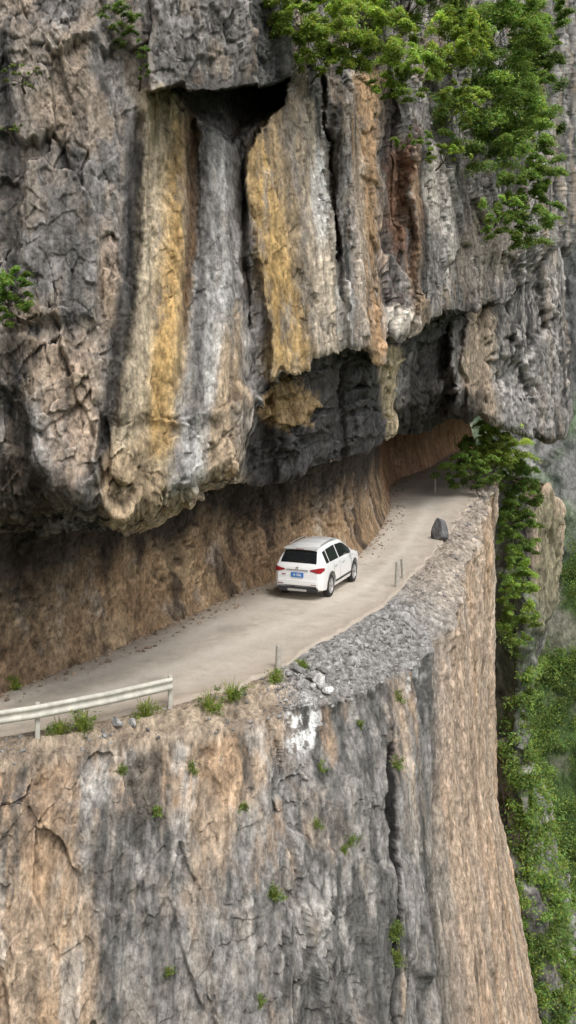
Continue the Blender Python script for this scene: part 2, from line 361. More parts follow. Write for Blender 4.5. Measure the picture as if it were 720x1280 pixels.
C=mixc(C,V3(.04,.038,.036)*vs[...,None],.88*sm(-50,-25,vw-np.repeat(LB[None],353,0))*(1-sm(590,620,uw)))  # shaded underside above the lip, painted near black
C=cavity(C,D)
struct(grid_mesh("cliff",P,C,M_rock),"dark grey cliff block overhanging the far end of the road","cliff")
# ================================================================== inner cut wall (C)
base=np.array([(-20,12),(-14,17.5),(-9.2,21.8),(-7.2,24),(-5.7,26.6),(-3.9,30.2),(-1.7,35),(-.45,37),(1.2,38.9),(2.7,41.0),(3.6,44.3),(4.6,49),(5.6,55),(6.6,65),(7.6,69),(11,77),(15,90),(19,100)],float)
seg=np.r_[0,np.cumsum(np.linalg.norm(np.diff(base,axis=0),axis=1))]
s=np.concatenate([np.arange(0,seg[2],.3),np.arange(seg[2],seg[9],.055),np.arange(seg[9],seg[-1],.11)])
bx=np.interp(s,seg,base[:,0]);by=np.interp(s,seg,base[:,1])
for _ in range(30):
    bx=np.r_[bx[0],(bx[:-2]+2*bx[1:-1]+bx[2:])/4,bx[-1]];by=np.r_[by[0],(by[:-2]+2*by[1:-1]+by[2:])/4,by[-1]]
tx=np.gradient(bx);ty=np.gradient(by);tl=np.hypot(tx,ty);nx=ty/tl;ny=-tx/tl
z=np.linspace(-.5,7.5,170)[:,None]; off=np.interp(z,[-.5,0,.5,2,3.5,4.8,6,9],[.35,.1,-.15,-.5,-.5,-.3,-.2,-.2])
P=np.stack([bx[None]+nx[None]*off,by[None]+ny[None]*off,z+0*bx[None]],-1)
n=np.stack([np.repeat(nx[None],170,0),np.repeat(ny[None],170,0),0*P[...,2]],-1)
obl=sm(37,48,P[...,1])
D=rock_disp(P*1.2,.6,300,.6,yf=.6,crack=.3,near=60)*sm(-.4,1.2,z+0*bx[None])*.95*(1-.6*obl)+.04*fbm(P*3,3,301)*(1-obl)
P=P+n*D[...,None]
vs=np.clip(1+.65*fbm(P*V3(3,3,.3),5,141,.65)+.5*fbm(P*2.6,5,144,.72),.1,2)
C=V3(.31,.21,.125)*vs[...,None]
C=mixc(C,V3(.48,.35,.215)*vs[...,None],sm(-.05,.3,fbm(P*V3(.6,.6,.4),5,150,.62))*.8)
C=mixc(C,V3(.44,.41,.37)*vs[...,None],sm(.15,.4,fbm(P*V3(.8,.8,.6),5,155,.65))*.45)
C=mixc(C,V3(.07,.052,.04)*vs[...,None],sm(.0,.3,fbm(P*V3(.9,.9,.25),5,151,.6))*.85)
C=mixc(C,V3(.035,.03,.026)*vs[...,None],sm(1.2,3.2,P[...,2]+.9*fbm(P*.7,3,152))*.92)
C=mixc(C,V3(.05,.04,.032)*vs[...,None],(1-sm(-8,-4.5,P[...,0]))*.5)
C=mixc(C,V3(.50,.27,.17)*vs[...,None],sm(52,62,P[...,1])*.6)
C=cavity(C,D)
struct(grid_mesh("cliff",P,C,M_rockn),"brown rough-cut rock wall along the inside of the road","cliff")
innerx,innery=bx,by
# ================================================================== lower cliff (G)
us=np.array([-150,0,100,202,302,360,440,524,562,585,604,617,640,700],float)
R0=np.array([(-16,20),(-8.5,25),(-7,28),(-6,32),(-4,36),(-2,39),(0,41),(1.5,44),(2,46),(3,50),(5,58),(6,67),(9,76),(12,90)],float)
R1=np.array([(-11.3,18.9),(-6.4,21.4),(-4.8,22.2),(-3.1,23.2),(-1.7,24.6),(-.5,26.0),(1.1,29.2),(2.9,33.0),(4.3,37.2),(6.4,44.7),(9.0,54.4),(11.6,63.6),(13.2,71),(14,84)],float)
R2=np.array([(-11,17.9),(-6.15,20.55),(-4.6,21.25),(-2.9,22.1),(-1.05,22.9),(.05,23.8),(1.7,25.2),(3.8,28.5),(5.5,33.5),(7.7,42),(10.5,53),(13.8,66),(15,73),(15.5,86)],float)
R3=px2world(*np.array([(-330,1010,17.3),(0,1010,19.9),(100,1010,20.4),(200,1010,21.1),(300,1010,21.8),(355,1010,22.4),(437,1005,23.4),(525,1000,26.5),(566,1000,31.2),(594,1000,39.5),(610,1000,50.5),(622,1000,64),(612,1000,74),(590,1000,90)],float).T)
R4=px2world(*np.array([(-330,1290,16),(0,1290,18.8),(100,1290,19.2),(200,1290,19.6),(300,1290,20),(350,1290,20.4),(440,1290,21.6),(545,1290,24.6),(600,1290,29.5),(632,1290,37.5),(655,1290,47.5),(674,1290,60),(668,1290,74),(640,1290,92)],float).T)
R5=R4.copy(); R5[:,2]=-75; R5[:,1]-=6
zl=np.interp(us,[-150,0,302,360,440,524,562,585,604,617,700],[-.3,-.32,-.28,-.25,-.5,-.7,-.6,-.4,-.25,-.15,.0])
def z0(R,z): return np.concatenate([R,np.zeros((len(R),1))+np.reshape(z,(-1,1))],1)
Rm=z0(R2*.93+R1*.07,0)+np.array([.05,-.33,0]); Rm[:,2]=zl-.45
rows=[z0(R0,-.08),z0(R1,-.08),z0(R1*.5+R2*.5,zl*.18),z0(R2,zl),Rm,R3,R4,R5]
cnt=[24,46,46,22,165,260,60]
u=np.concatenate([np.arange(-150,0,4.),np.arange(0,500,1.2),np.arange(500,562,.7),np.arange(562,617,.25),np.linspace(617,700,60)])
ctl=np.stack([np.stack([np.interp(u,us,r[:,k]) for k in range(3)],-1) for r in rows])
parts=[];tv=[]
for k,c in enumerate(cnt):
    t=np.linspace(0,1,c,endpoint=(k==len(cnt)-1))[:,None,None]
    parts.append(ctl[k][None]*(1-t)+ctl[k+1][None]*t); tv.append(np.full((c,1),k)+t[:,:,0])
P=np.concatenate(parts,0);T=np.repeat(np.concatenate(tv,0),len(u),1); P=blur(P,6)
Ug=np.repeat(u[None],P.shape[0],0)
n=normals(blur(P,30))
if n[330:520,:300,1].mean()>0: n=-n
fn=n*V3(1,1,.25); fn=nrmz(fn+V3(.12,-.35,0))
face=sm(2.35,3.6,T)
sil=sm(470,530,Ug)
D0=rock_disp(P,1.0,400,.28,yf=.5,crack=.3,shear=.12)
Pq=P*V3(1,.35,1)
e=fbm(Pq*V3(1.1,1.1,.09),4,430,.5); e2=fbm(Pq*V3(4,4,.3),4,431,.6,True)
Ds=.45*bl(facet((P+.8*fbm(P*V3(.8,.2,.15),4,455,.65)[...,None])*V3(.35,.12,.06),436)[0],9)+.42*fbm(P*V3(.8,.22,.05),5,435,.62)+.16*fbm(P*V3(2.4,.5,.3),5,439,.66)+.13*fbm(P*V3(3,.9,1.4),5,449,.7)
Df=face*((D0*.72+.34*e+.06*e2)*(1-sil)+Ds*sil)
notch=sm(1.6,2.6,T)*(1-sm(3.6,5,T))*(.8*fbm(P*V3(.45,.2,.12),5,437,.65)+.2*fbm(P*V3(2,.5,1),4,438,.65))*sm(380,480,Ug)
notch=notch+.25*sm(2.1,3,T)*(1-sm(3.4,4.4,T))*fbm(P*V3(.9,.9,.5),5,446,.62)*(1-sm(380,480,Ug))
Df=Df+notch
zc=P[...,2]
fc=494+4.5*(zc+2.0)+9*fbm(P*V3(1,.4,1.0),5,433,.65)
fw=1.2+2.2*np.exp(-((zc+3.1)/1.0)**2)
fis=np.exp(-((Ug-fc)/fw)**2)*sm(-6.4,-5.0,zc)*(1-sm(-2.1,-1.5,zc))
fis2=np.exp(-((Ug-372+8*fbm(P*.8,3,434))/2.)**2)*sm(-6.5,-6,zc)*(1-sm(-5.2,-4.6,zc))
fis3=np.exp(-((Ug-475+8*fbm(P*.8,3,454))/1.8)**2)*sm(-8.5,-8,zc)*(1-sm(-5.8,-5.2,zc))
Df=Df-.15*fis-.15*fis2-.15*fis3-.10*face*sm(fc-50,fc-12,Ug)*(1-sm(fc-3,fc+3,Ug))*sm(-7,-5.6,zc)*(1-sm(-2.4,-1.2,zc))
rub=sm(1.02,1.6,T)*(1-face)
grav=sm(345,390,Ug)*(1-sm(560,600,Ug))
Dt=rub*(.14*fbm(P*1.3,5,440,.65)+.10*bl(facet(P*2.6,441)[0],1)*(.5+.5*grav)+.07*fbm(P*6,3,445)) 
far_=sm(530,580,Ug)
Dt=Dt*(1-.4*far_)+rub*far_*(.22*fbm(P*V3(.8,.3,.4),4,448,.6))
P=P+fn*(Df)[...,None]; P[...,2]+=Dt
hf=fbm(Pq*V3(6,6,2.6),5,467,.8)
vs=np.clip(1+.58*fbm(Pq*V3(3,3,.14),5,461,.66)+.34*fbm(Pq*3,4,464,.67)+.48*hf,.12,2)
C=gray_base(P,400,.5)*.9+.03
gz=fbm(P*V3(.6,.4,.16),5,470,.66)
C=mixc(C,V3(.355,.335,.31)*vs[...,None],.42*face)
tanw=.66*(1-sm(80,160,Ug))+.60*np.exp(-((Ug-262)/66)**2)*sm(-4.5,-1.0,zc)+.6*sm(110,190,Ug)*(1-sm(320,360,Ug))*sm(-1.9,-.8,zc)
C=mixc(C,V3(.53,.40,.285)*vs[...,None],face*.88*sm(-.05,.45,gz+tanw-.10))
C=mixc(C,V3(.54,.36,.215)*vs[...,None],face*.6*sm(.15,.5,fbm(P*V3(.9,.5,.14),5,473,.66)+tanw*.6-.1))
C=mixc(C,V3(.10,.10,.095)*vs[...,None],face*.8*sm(.04,.30,fbm(Pq*V3(1.6,1.6,.12),5,472,.66)+.22*np.exp(-((Ug-170)/46)**2)-.16*(1-sm(40,100,Ug))+.12*sm(330,400,Ug)*(1-sil)))
C=mixc(C,V3(.60,.565,.52)*vs[...,None],face*.6*sm(.14,.4,fbm(Pq*V3(1.2,1.2,.25),5,479,.7)))
C=mixc(C,V3(.58,.43,.315)*vs[...,None],face*.9*sm(532,560,Ug+10*fbm(P*.7,4,475,.65))*sm(-.55,.05,.25+fbm(P*V3(.5,.2,.06),4,476)))
C=mixc(C,V3(.48,.31,.185)*vs[...,None],face*.65*sm(555,578,Ug)*sm(-.05,.28,fbm(P*V3(1.2,.3,.05),5,478,.65)))
C=mixc(C,V3(.16,.13,.10)*vs[...,None],face*.6*sm(545,570,Ug)*sm(.1,.35,fbm(P*V3(2.0,.4,.06),5,498,.65)))
C=mixc(C,V3(.50,.43,.355)*vs[...,None],face*.55*sm(485,540,Ug)*sm(-.1,.4,fbm(P*V3(.8,.4,.10),4,477)))
C=mixc(C,V3(.012,.012,.012),np.clip(fis*1.8+fis2*.8+fis3*.8,0,1)*.96)
wh=np.clip(blob(Ug+9*fbm(P*2.2,4,480,.7),P[...,2],380,-.75,22,.6,.3)*sm(-.05,.12,fbm(P*5,4,482,.7)),0,1); wh2=blob(Ug+6*fbm(P*2,3,481),P[...,2],520,-.9,12,.6)*sm(0,.2,fbm(P*3,3,483))
C=mixc(C,(.86,.85,.83),np.clip(wh+wh2*.7,0,1)*sm(2.2,2.6,T))
ter=1-sm(2.7,3.5,T+.5*fbm(P*1.2,4,491,.6))
ter=ter*(1-np.clip(wh,0,1)*sm(2.2,2.6,T))
dirt=V3(.42,.335,.25)*vs[...,None]; grv=V3(.33,.32,.305)*(1+.8*fbm(P*6,3,490,.75))[...,None]; bare=V3(.42,.36,.30)*vs[...,None]
tc=dirt*(1-grav)[...,None]+grv*grav[...,None]; tc=tc*(1-far_[...,None])+bare*far_[...,None]
C=C*(1-ter[...,None])+tc*ter[...,None]
C=cavity(C,Df+Dt,1.3)
G=grid_mesh("cliff",P,C,M_rock); struct(G,"sheer tan and grey cliff face dropping below the road","cliff")
Gp,GT,GU=P,T,u
print("G done",P.shape)
def terrace_z(x,y):
    m=(np.abs(Gp[...,0]-x)+np.abs(Gp[...,1]-y)); m=np.where(GT>3.1,1e3,m); k=np.unravel_index(np.argmin(m),m.shape); return float(Gp[k][2])
def face_point(px,py):
    b=Gp[...,0]/Gp[...,1]*F+360; e=(CAMZ-Gp[...,2])/Gp[...,1]*F+455
    m=(b-px)**2+(e-py)**2+np.where(GT<1,1e5,0); k=np.unravel_index(np.argmin(m),m.shape); return Gp[k]
# ================================================================== road
ins=np.array([(-14.4,17.2),(-9.4,21.6),(-7.4,23.9),(-5.9,26.5),(-4.1,30.1),(-1.9,34.9),(-.6,37),(1.0,39.1),(2.4,41.4),(3.3,44.6),(4.3,49.2),(5.3,55),(6.3,65),(7.4,69),(10.8,78),(14,90)],float)
outs=np.array([(-11.4,18.8),(-8.6,20.2),(-6.5,21.5),(-4.8,22.4),(-3.0,23.5),(-1.6,24.9),(-.5,26.2),(1.2,29.4),(3.0,33.0),(4.5,37.2),(5.7,41),(6.9,44.7),(9.7,54.6),(12.6,63.6),(14.2,71),(14.9,90)],float)
def resamp(a,n):
    q=np.linspace(0,len(a)-1,n); r=np.stack([np.interp(q,np.arange(len(a)),a[:,k]) for k in (0,1)],-1)
    for _ in range(int(n/40)*6): r[1:-1]=(r[:-2]+2*r[1:-1]+r[2:])/4
    return r
n1=900;w=90; I=resamp(ins,n1);O=resamp(outs,n1)
O=O+(O-I)*(.05*fbm(np.stack([O[:,0]*.9,O[:,1]*.9,0*O[:,0]],-1),4,530,.6))[:,None]
t=np.linspace(-.03,1.03,w)[:,None,None]
P=np.zeros((w,n1,3)); P[...,:2]=I[None]*(1-t)+O[None]*t
tt=np.repeat(t[:,:,0],n1,1)
ed=np.exp(-((tt)/.07)**2)+np.exp(-((1-tt)/.05)**2)
P[...,2]=.012*fbm(P*1.2,3,500)+.008*fbm(P*5,3,501)+ed*.05*fbm(P*V3(2.5,2.5,1),3,502)
P[...,2]-=.018*(np.exp(-((tt-.36)/.07)**2)+np.exp(-((tt-.68)/.07)**2))
P[0,:,2]-=.15;P[-1,:,2]-=.3
nn=fbm(P*1.1,4,510,.6);n2_=fbm(P*V3(5,5,5),3,511,.7)
C=V3(.45,.395,.33)*(1+.18*nn+.16*n2_)[...,None]
tr=np.exp(-((tt-.36+.02*nn)/.075)**2)+np.exp(-((tt-.66+.02*nn)/.075)**2)
C=mixc(C,V3(.56,.51,.44),np.clip(tr,0,1)*.55)
C=mixc(C,V3(.28,.22,.16),np.clip(np.exp(-(tt/.12)**2)*.9*(1+nn),0,1)); C=mixc(C,V3(.36,.30,.24),np.clip(np.exp(-((1-tt)/.09)**2)*.7*(1+nn),0,1))
C=mixc(C,V3(.32,.28,.235),sm(.15,.5,fbm(P*.6,5,515,.65))*.6)
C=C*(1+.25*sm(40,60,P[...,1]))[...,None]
def road_mat():
    m,N,L,B=newmat("dusty_concrete")
    at=N.new("ShaderNodeAttribute"); at.attribute_name="Col"
    tc=N.new("ShaderNodeTexCoord"); n=N.new("ShaderNodeTexNoise"); n.inputs["Scale"].default_value=30; n.inputs["Detail"].default_value=8; n.inputs["Roughness"].default_value=.75
    L.new(tc.outputs["Object"],n.inputs["Vector"])
    r=N.new("ShaderNodeMapRange"); r.inputs[1].default_value=.3;r.inputs[2].default_value=.7;r.inputs[3].default_value=.75;r.inputs[4].default_value=1.2; L.new(n.outputs["Fac"],r.inputs[0])
    mx=N.new("ShaderNodeMix"); mx.data_type='RGBA'; mx.blend_type='MULTIPLY'; mx.inputs[0].default_value=1
    L.new(at.outputs["Color"],mx.inputs[6]); L.new(r.outputs[0],mx.inputs[7]); L.new(mx.outputs[2],B.inputs["Base Color"]); B.inputs["Roughness"].default_value=.9
    b=N.new("ShaderNodeBump"); b.inputs["Strength"].default_value=.4; b.inputs["Distance"].default_value=.02; L.new(n.outputs["Fac"],b.inputs["Height"]); L.new(b.outputs[0],B.inputs["Normal"])
    return m
struct(grid_mesh("road",P,C,road_mat()),"narrow dusty pale concrete mountain road","road")
# ================================================================== distant cliffs, hillside, ground
def far_sheet(P,amp,seed,stv=.35,sc=.3):
    n=normals(blur(P,6)); 
    if n[...,1].mean()>0:n=-n
    D=rock_disp(P*sc,1.0,seed,stv,near=100)*amp; P=P+n*D[...,None]
    return P,D
su=np.array([540,600,640,665,682,694,698,690],float); sy=np.array([100,90,85,84,86,90,100,125],float)
q=np.linspace(0,7,240); eu=np.interp(q,range(8),su);ey=np.interp(q,range(8),sy); tE=np.linspace(0,1,330)[:,None]
topE=np.interp(eu,[540,640,660,672,684,692,700],[560,600,640,608,600,612,640])[None]
vE=topE+(1500-topE)*tE
UE=eu[None]+0*vE; w_=sm(640,690,UE)
pxE=UE+w_*np.interp(vE,[596,640,750,800,850,940,1000,1100,1290,1500],[0,3,-4,-18,-34,-42,-14,4,30,50])
PE=px2world(pxE,vE,ey[None]-3*sm(600,1400,vE)); PE[0]+=V3(-3,14,0)
PE,D=far_sheet(PE,2.2,600,sc=.4)
C=gray_base(PE*.35,600,.3)*.9+.05
vs=np.clip(1+.5*fbm(PE*V3(1,1,.08),5,641,.6)+.35*fbm(PE*2,4,644,.7),.2,2)
C=mixc(C,V3(.56,.43,.31)*vs[...,None],.9*sm(658,670,UE+5*fbm(PE*.3,2,642))*(1-sm(735,800,vE+0*UE+30*fbm(PE*.2,3,643))))
C=mixc(C,V3(.12,.16,.08)*vs[...,None],.5*sm(.0,.3,fbm(PE*.15,3,650)))
struct(grid_mesh("cliff",PE,cavity(C,D,.4),M_rockf),"tan and grey rock buttress beyond the road bend","cliff")
xs=np.linspace(10,170,260)[None,:]; zs=np.linspace(120,-90,300)[:,None]
PD=np.stack([xs+0*zs,190-.35*(xs-40)+12*np.sin(xs*.07)+(zs+90)*.12,zs+0*xs],-1)
PD,D=far_sheet(PD,9,700,sc=.09,stv=.4)
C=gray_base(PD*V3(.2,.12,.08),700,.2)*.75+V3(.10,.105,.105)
C=mixc(C,V3(.55,.60,.60),sm(20,60,PD[...,2])*.7)  # distance haze put into the wall's colour, paler towards the top
gv=sm(-.0,.3,fbm(PD*V3(.06,.06,.05),4,711,.6)+.25*(1-sm(-60,-10,PD[...,2])))
C=mixc(C,V3(.15,.22,.11)*(1+.5*fbm(PD*.6,3,712))[...,None],gv*.75)
struct(grid_mesh("cliff",PD,C,M_rockf),"hazy far wall of the gorge with patches of green","cliff")
hx=np.linspace(8,110,200)[None,:]; ht=np.linspace(0,1,160)[:,None]
PH=np.stack([hx+0*ht+ht*4,66+ht*62+.12*hx,-75+ht*58-8*np.sin(hx*.09)*ht+0*hx],-1); PH[...,2]+=3*fbm(PH*.08,4,800)
C=V3(.08,.13,.045)*(1+.5*fbm(PH*.3,4,801))[...,None]
C=mixc(C,V3(.24,.225,.185)*(1+.5*fbm(PH*V3(.8,.8,.3),4,803))[...,None],sm(.18,.36,fbm(PH*.12,4,802,.6))*.8)
struct(grid_mesh("hillside",PH,C,M_rockf),"steep green scrub slope below the cliffs","hillside")
gx=np.linspace(-900,900,120)
GX,GY=np.meshgrid(gx,gx); PG=np.stack([GX,GY,-78+6*fbm(np.stack([GX*.01,GY*.01,0*GX],-1),4,820)],-1)
struct(grid_mesh("ground",PG,V3(.06,.09,.035)*(1+.4*fbm(PG*.02,4,821))[...,None],M_rockf),"green valley floor far below","ground")
# ================================================================== vegetation
def leaf_arrays(cen,rad,cnt,size,base,rng,var=.35,flat=.8,hang=0.0):
    cen=np.asarray(cen,float);k=len(cen); idx=np.repeat(np.arange(k),cnt); N=len(idx)
    d=rng.normal(size=(N,3)); d/=np.linalg.norm(d,axis=1,keepdims=True)
    r=rng.random(N)**.6*(1+.4*rng.normal(size=N)*(rng.random(N)<.35))
    rad=np.asarray(rad,float)
    ax=rng.normal(size=(k,3)); ax/=np.linalg.norm(ax,axis=1,keepdims=True)
    off=d*r[:,None]; al=(off*ax[idx]).sum(1,keepdims=True); off=off*.7+ax[idx]*al*.9
    p=cen[idx]+off*rad[idx][:,None]*V3(1,1,flat)
    p[:,2]-=hang*np.abs(off[:,0])*rad[idx]
    nrm=rng.normal(size=(N,3))*.7+V3(0,-.3,.8)+d*.5; nrm/=np.linalg.norm(nrm,axis=1,keepdims=True)
    a=np.cross(nrm,rng.normal(size=(N,3))); a/=np.linalg.norm(a,axis=1,keepdims=True); b=np.cross(nrm,a)
    s=size*(.55+.8*rng.random(N))[:,None]
    vs=np.stack([p-a*s,p-b*s*.36+nrm*s*.12,p+a*s,p+b*s*.36+nrm*s*.12],1).reshape(-1,3)
    cl=(1+var*(rng.random(k)*2-1))[idx]
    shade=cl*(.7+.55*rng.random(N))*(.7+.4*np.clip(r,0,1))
    hue=rng.random(N)
    c=np.asarray(base)[None]*shade[:,None]*np.stack([.75+.6*hue,1+0*hue,.9-.3*hue],1)
    return vs,np.repeat(c,4,0)
def leaf_mesh(name,vs,cs,parent=None):
    n=len(vs)//4
    me=bpy.data.meshes.new(name); me.vertices.add(4*n); me.vertices.foreach_set("co",vs.reshape(-1).astype(np.float32))
    me.loops.add(4*n); me.loops.foreach_set("vertex_index",np.arange(4*n,dtype=np.int32)); me.polygons.add(n)
    me.polygons.foreach_set("loop_start",np.arange(0,4*n,4,dtype=np.int32)); me.polygons.foreach_set("loop_total",np.full(n,4,np.int32)); me.update()
    ca=me.color_attributes.new("Col",'FLOAT_COLOR','POINT'); ca.data.foreach_set("color",np.concatenate([np.clip(cs,0.004,.9),np.ones((4*n,1))],1).reshape(-1).astype(np.float32))
    me.materials.append(M_leaf); ob=bpy.data.objects.new(name,me); COL.objects.link(ob)
    if parent: ob.parent=parent
    return ob
def tube(pts,rad,ns=6):
    vs=[];fs=[]
    pts=[Vector(p) for p in pts]
    for i,p in enumerate(pts):
        d=(pts[min(i+1,len(pts)-1)]-pts[max(i-1,0)]).normalized()
        a=d.cross(Vector((.3,.9,.2))).normalized(); b=d.cross(a)
        for k in range(ns):
            an=2*math.pi*k/ns; vs.append(p+(a*math.cos(an)+b*math.sin(an))*rad[i])
    for i in range(len(pts)-1):
        for k in range(ns):
            fs.append((i*ns+k,i*ns+(k+1)%ns,(i+1)*ns+(k+1)%ns,(i+1)*ns+k))
    return vs,fs
def tree(root,crown,rx,rz,base,leaf,nclump,per,label,seed,cat="tree",trunk_r=.12,name="tree",group=None,ry=None,hang=.25):
    rng=np.random.default_rng(seed)
    root=np.array(root,float);crown=np.array(crown,float); ry=ry or rx*.6
    e=empty(name,tuple(root)); top(e,label,cat,group)
    cs=[];rs=[]
    while len(cs)<nclump:
        q=rng.uniform(-1,1,3)
        if np.linalg.norm(q)>1: continue
        cs.append(q*V3(rx,ry,rz)*1.12+crown-root); rs.append(rng.uniform(.09,.28)*min(rx,rz)*1.25)
    vs,cc=leaf_arrays(cs,rs,per,leaf,base,rng,.45,.6,hang)
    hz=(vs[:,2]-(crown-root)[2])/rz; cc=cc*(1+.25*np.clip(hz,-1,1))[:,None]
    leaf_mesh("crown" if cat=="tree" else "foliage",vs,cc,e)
    V=[];Fc=[]
    def add(pts,rad):
        v,f=tube(pts,rad); o=len(V); V.extend(v); Fc.extend([tuple(a+o for a in q) for q in f])
    mid=(crown-root)*.5+V3(0,-.1,-.12*rz)
    inner=-(crown-root)/max(np.linalg.norm(crown-root),.1)*.3
    add([inner,mid*.5+rng.normal(size=3)*.05,mid,(crown-root)*.8],[trunk_r*1.2,trunk_r,trunk_r*.75,trunk_r*.4])
    for c in cs[::2]:
        s=mid*rng.uniform(.7,1.3); m=(s+c)/2+rng.normal(size=3)*.12*rx
        add([s,m,c],[trunk_r*.4,trunk_r*.25,trunk_r*.1])
    poly_mesh("trunk" if cat=="tree" else "stem",V,Fc,M_bark,True,parent=e)
    return e
def T(bx_,el,Y,rpx,rpy,base,label,seed,rootd=1.8,leaf=None,nc=26,per=110,cat="tree",name="tree",group=None,root=None,hang=.25):
    c=px2world(bx_,el,Y); k=Y/F; r=c+V3(-.2,rootd,-.5*rpy*k) if root is None else np.array(root)  # crown centre given in image pixels, placed at an assumed depth
    return tree(r,c,rpx*k,rpy*k,base,leaf or .0017*Y,nc,per,label,seed,cat,max(.03,.0016*rpx*k*10),name,group,hang=hang)
bright=(.26,.35,.10); mid=(.18,.275,.09); dark=(.12,.195,.065)
g="trees rooted on the cliff"
T(385,8,28.5,50,36,bright,"bright green leafy tree rooted high on the cliff",1,2.5,nc=54,per=480,group=g)
T(442,35,30.5,70,48,bright,"bright green tree overhanging the cliff top",2,2.5,nc=80,per=500,group=g)
T(400,72,30,30,20,bright,"small bright tree on the cliff ledge",29,1.5,nc=20,per=320,group=g)
T(505,86,33,40,36,(.22,.32,.095),"small leafy tree clinging to the cliff",22,2.5,nc=42,per=420,group=g)
T(568,52,35.5,40,44,(.28,.38,.10),"thin yellow-green tree with airy leaves on the cliff",3,3,nc=42,per=320,group=g,hang=.7)
T(515,-10,37,86,50,mid,"dark green leafy tree on the cliff top",4,3,nc=84,per=500,group=g)
T(625,22,43.5,56,74,mid,"green tree growing down the cliff side",5,4,nc=84,per=520,group=g)
T(672,30,48,34,70,mid,"dark green tree at the cliff corner",6,5,nc=56,per=480,group=g)
T(618,142,44.5,62,64,mid,"dense green tree on the cliff shoulder",7,4,nc=80,per=520,group=g)
T(660,225,49,38,86,mid,"green tree trailing down the cliff corner",8,5,nc=70,per=480,group=g)
T(662,125,52,42,68,dark,"dark tree behind the cliff shoulder",9,4,nc=60,per=440,group=g)
g="shrubs on the rock"
def Sh(*a,**k): 
    k.setdefault('cat',"shrub");k.setdefault('name',"shrub"); k.setdefault('group',g); return T(*a,**k)
Sh(515,172,36,28,12,mid,"low shrub on a cliff ledge",10,1.2,nc=16,per=200)
Sh(560,195,38,28,14,bright,"light green shrub on a cliff ledge",11,1.2,nc=18,per=200)
Sh(626,270,43,26,26,mid,"shrub hanging on the cliff corner",12,2,nc=22,per=240)
Sh(578,125,39,28,26,bright,"light green shrub below the cliff trees",18,2,nc=22,per=240)
Sh(150,25,23.2,22,30,(.11,.17,.055),"creeping plant hanging down dark rock",13,1.0,nc=22,per=160,leaf=.038)
Sh(178,75,22.0,10,28,(.11,.17,.055),"thin creeper trailing on the rock",14,1.0,nc=14,per=120,leaf=.036)
Sh(10,368,19.9,28,34,(.13,.21,.055),"round green shrub in a rock hollow",15,1.0,nc=34,per=280,leaf=.038)
Sh(28,92,20.8,32,14,(.13,.18,.07),"sparse moss and leaves on grey rock",16,1.0,nc=14,per=90,leaf=.03)
Sh(12,160,20.8,22,8,(.13,.18,.07),"sparse moss and leaves on grey rock",17,.9,nc=10,per=90,leaf=.03)
Sh(586,588,60,38,22,mid,"leafy bush at the edge of the road end",20,.5,nc=38,per=420,leaf=.09,root=(11.9,60.5,-.1))
Sh(626,556,62,32,36,bright,"taller bush above the cliff edge",21,.5,nc=54,per=440,leaf=.09,root=(13.2,65,-.1))
Sh(602,568,64,36,26,mid,"leafy bush behind the road end",26,.5,nc=34,per=380,leaf=.09,root=(12.9,68,-.1))
Sh(652,640,76,26,58,mid,"bush growing down the ravine",23,4,nc=54,per=440,leaf=.11)
Sh(648,745,76,24,60,(.22,.32,.09),"bright bush growing down the ravine",24,4,nc=56,per=440,leaf=.11)
Sh(645,590,74,24,36,mid,"dense bush at the ravine top",25,4,nc=34,per=400,leaf=.11)
Sh(636,690,74,16,62,mid,"dense bush against the ravine rock",27,4,nc=40,per=400,leaf=.11)
rng=np.random.default_rng(77)
cs=[];rs=[]
while len(cs)<2600:
    a=int(rng.integers(0,160)); b=int(rng.integers(0,130)); q=PH[a,b]
    if fbm(q[None]*.12,4,802,.6)[0]>.2 and rng.random()<.85: continue
    cs.append(q+V3(0,-.6,rng.uniform(.2,2.2))); rs.append(rng.uniform(.8,2.6))
for i in range(600):
    a=int(rng.integers(30,329)); b=int(rng.integers(60,200)); q=PE[a,b]
    if 664<UE[a,b] and vE[a,b]<800: continue
    if rng.random()< (.3 if vE[a,b]<900 else .85): cs.append(q+V3(0,-.5,0)); rs.append(rng.uniform(.5,1.6))
vs_,cc=leaf_arrays(cs,rs,170,.16,(.165,.25,.08),rng,.5)
ob=leaf_mesh("vegetation",vs_,cc); ob["kind"]="stuff"; ob["label"]="mass of green bushes covering the ravine slopes"; ob["category"]="vegetation"
def tuft(p,r,label,seed,base=(.17,.24,.07),nb=70,leafy=40):
    rng=np.random.default_rng(seed); V=[];Cc=[]
    for i in range(nb):
        a=rng.uniform(0,6.28);l=r*rng.uniform(.5,1.5);out=r*rng.uniform(.1,1.0);b0=V3(math.cos(a),math.sin(a),0)*r*.25*rng.random()
        dr=V3(math.cos(a),math.sin(a),0); sd=np.cross(dr,V3(0,0,1))*.006*(1+r)
        p1=b0+dr*out*.5+V3(0,0,l*.7);p2=b0+dr*out+V3(0,0,l*(.7+.25*rng.random()))
        V+= [b0-sd,b0+sd,p1+sd*.8,p1-sd*.8, p1-sd*.8,p1+sd*.8,p2+sd*.15,p2-sd*.15]
        c=np.asarray(base)*(.7+.8*rng.random())*V3(1+.5*rng.random(),1,.8); Cc+=[c]*8
    v2,c2=leaf_arrays(rng.normal(size=(12,3))*V3(.33,.3,.28)*r+V3(0,0,r*.4),np.full(12,r*.42),leafy//6+4,.024+.02*r,base,rng)
    ob=leaf_mesh("grass_tuft",np.concatenate([np.array(V),v2]),np.concatenate([np.array(Cc),c2])); ob.location=tuple(p); top(ob,label,"grass","weeds on the ledge and rock face"); return ob
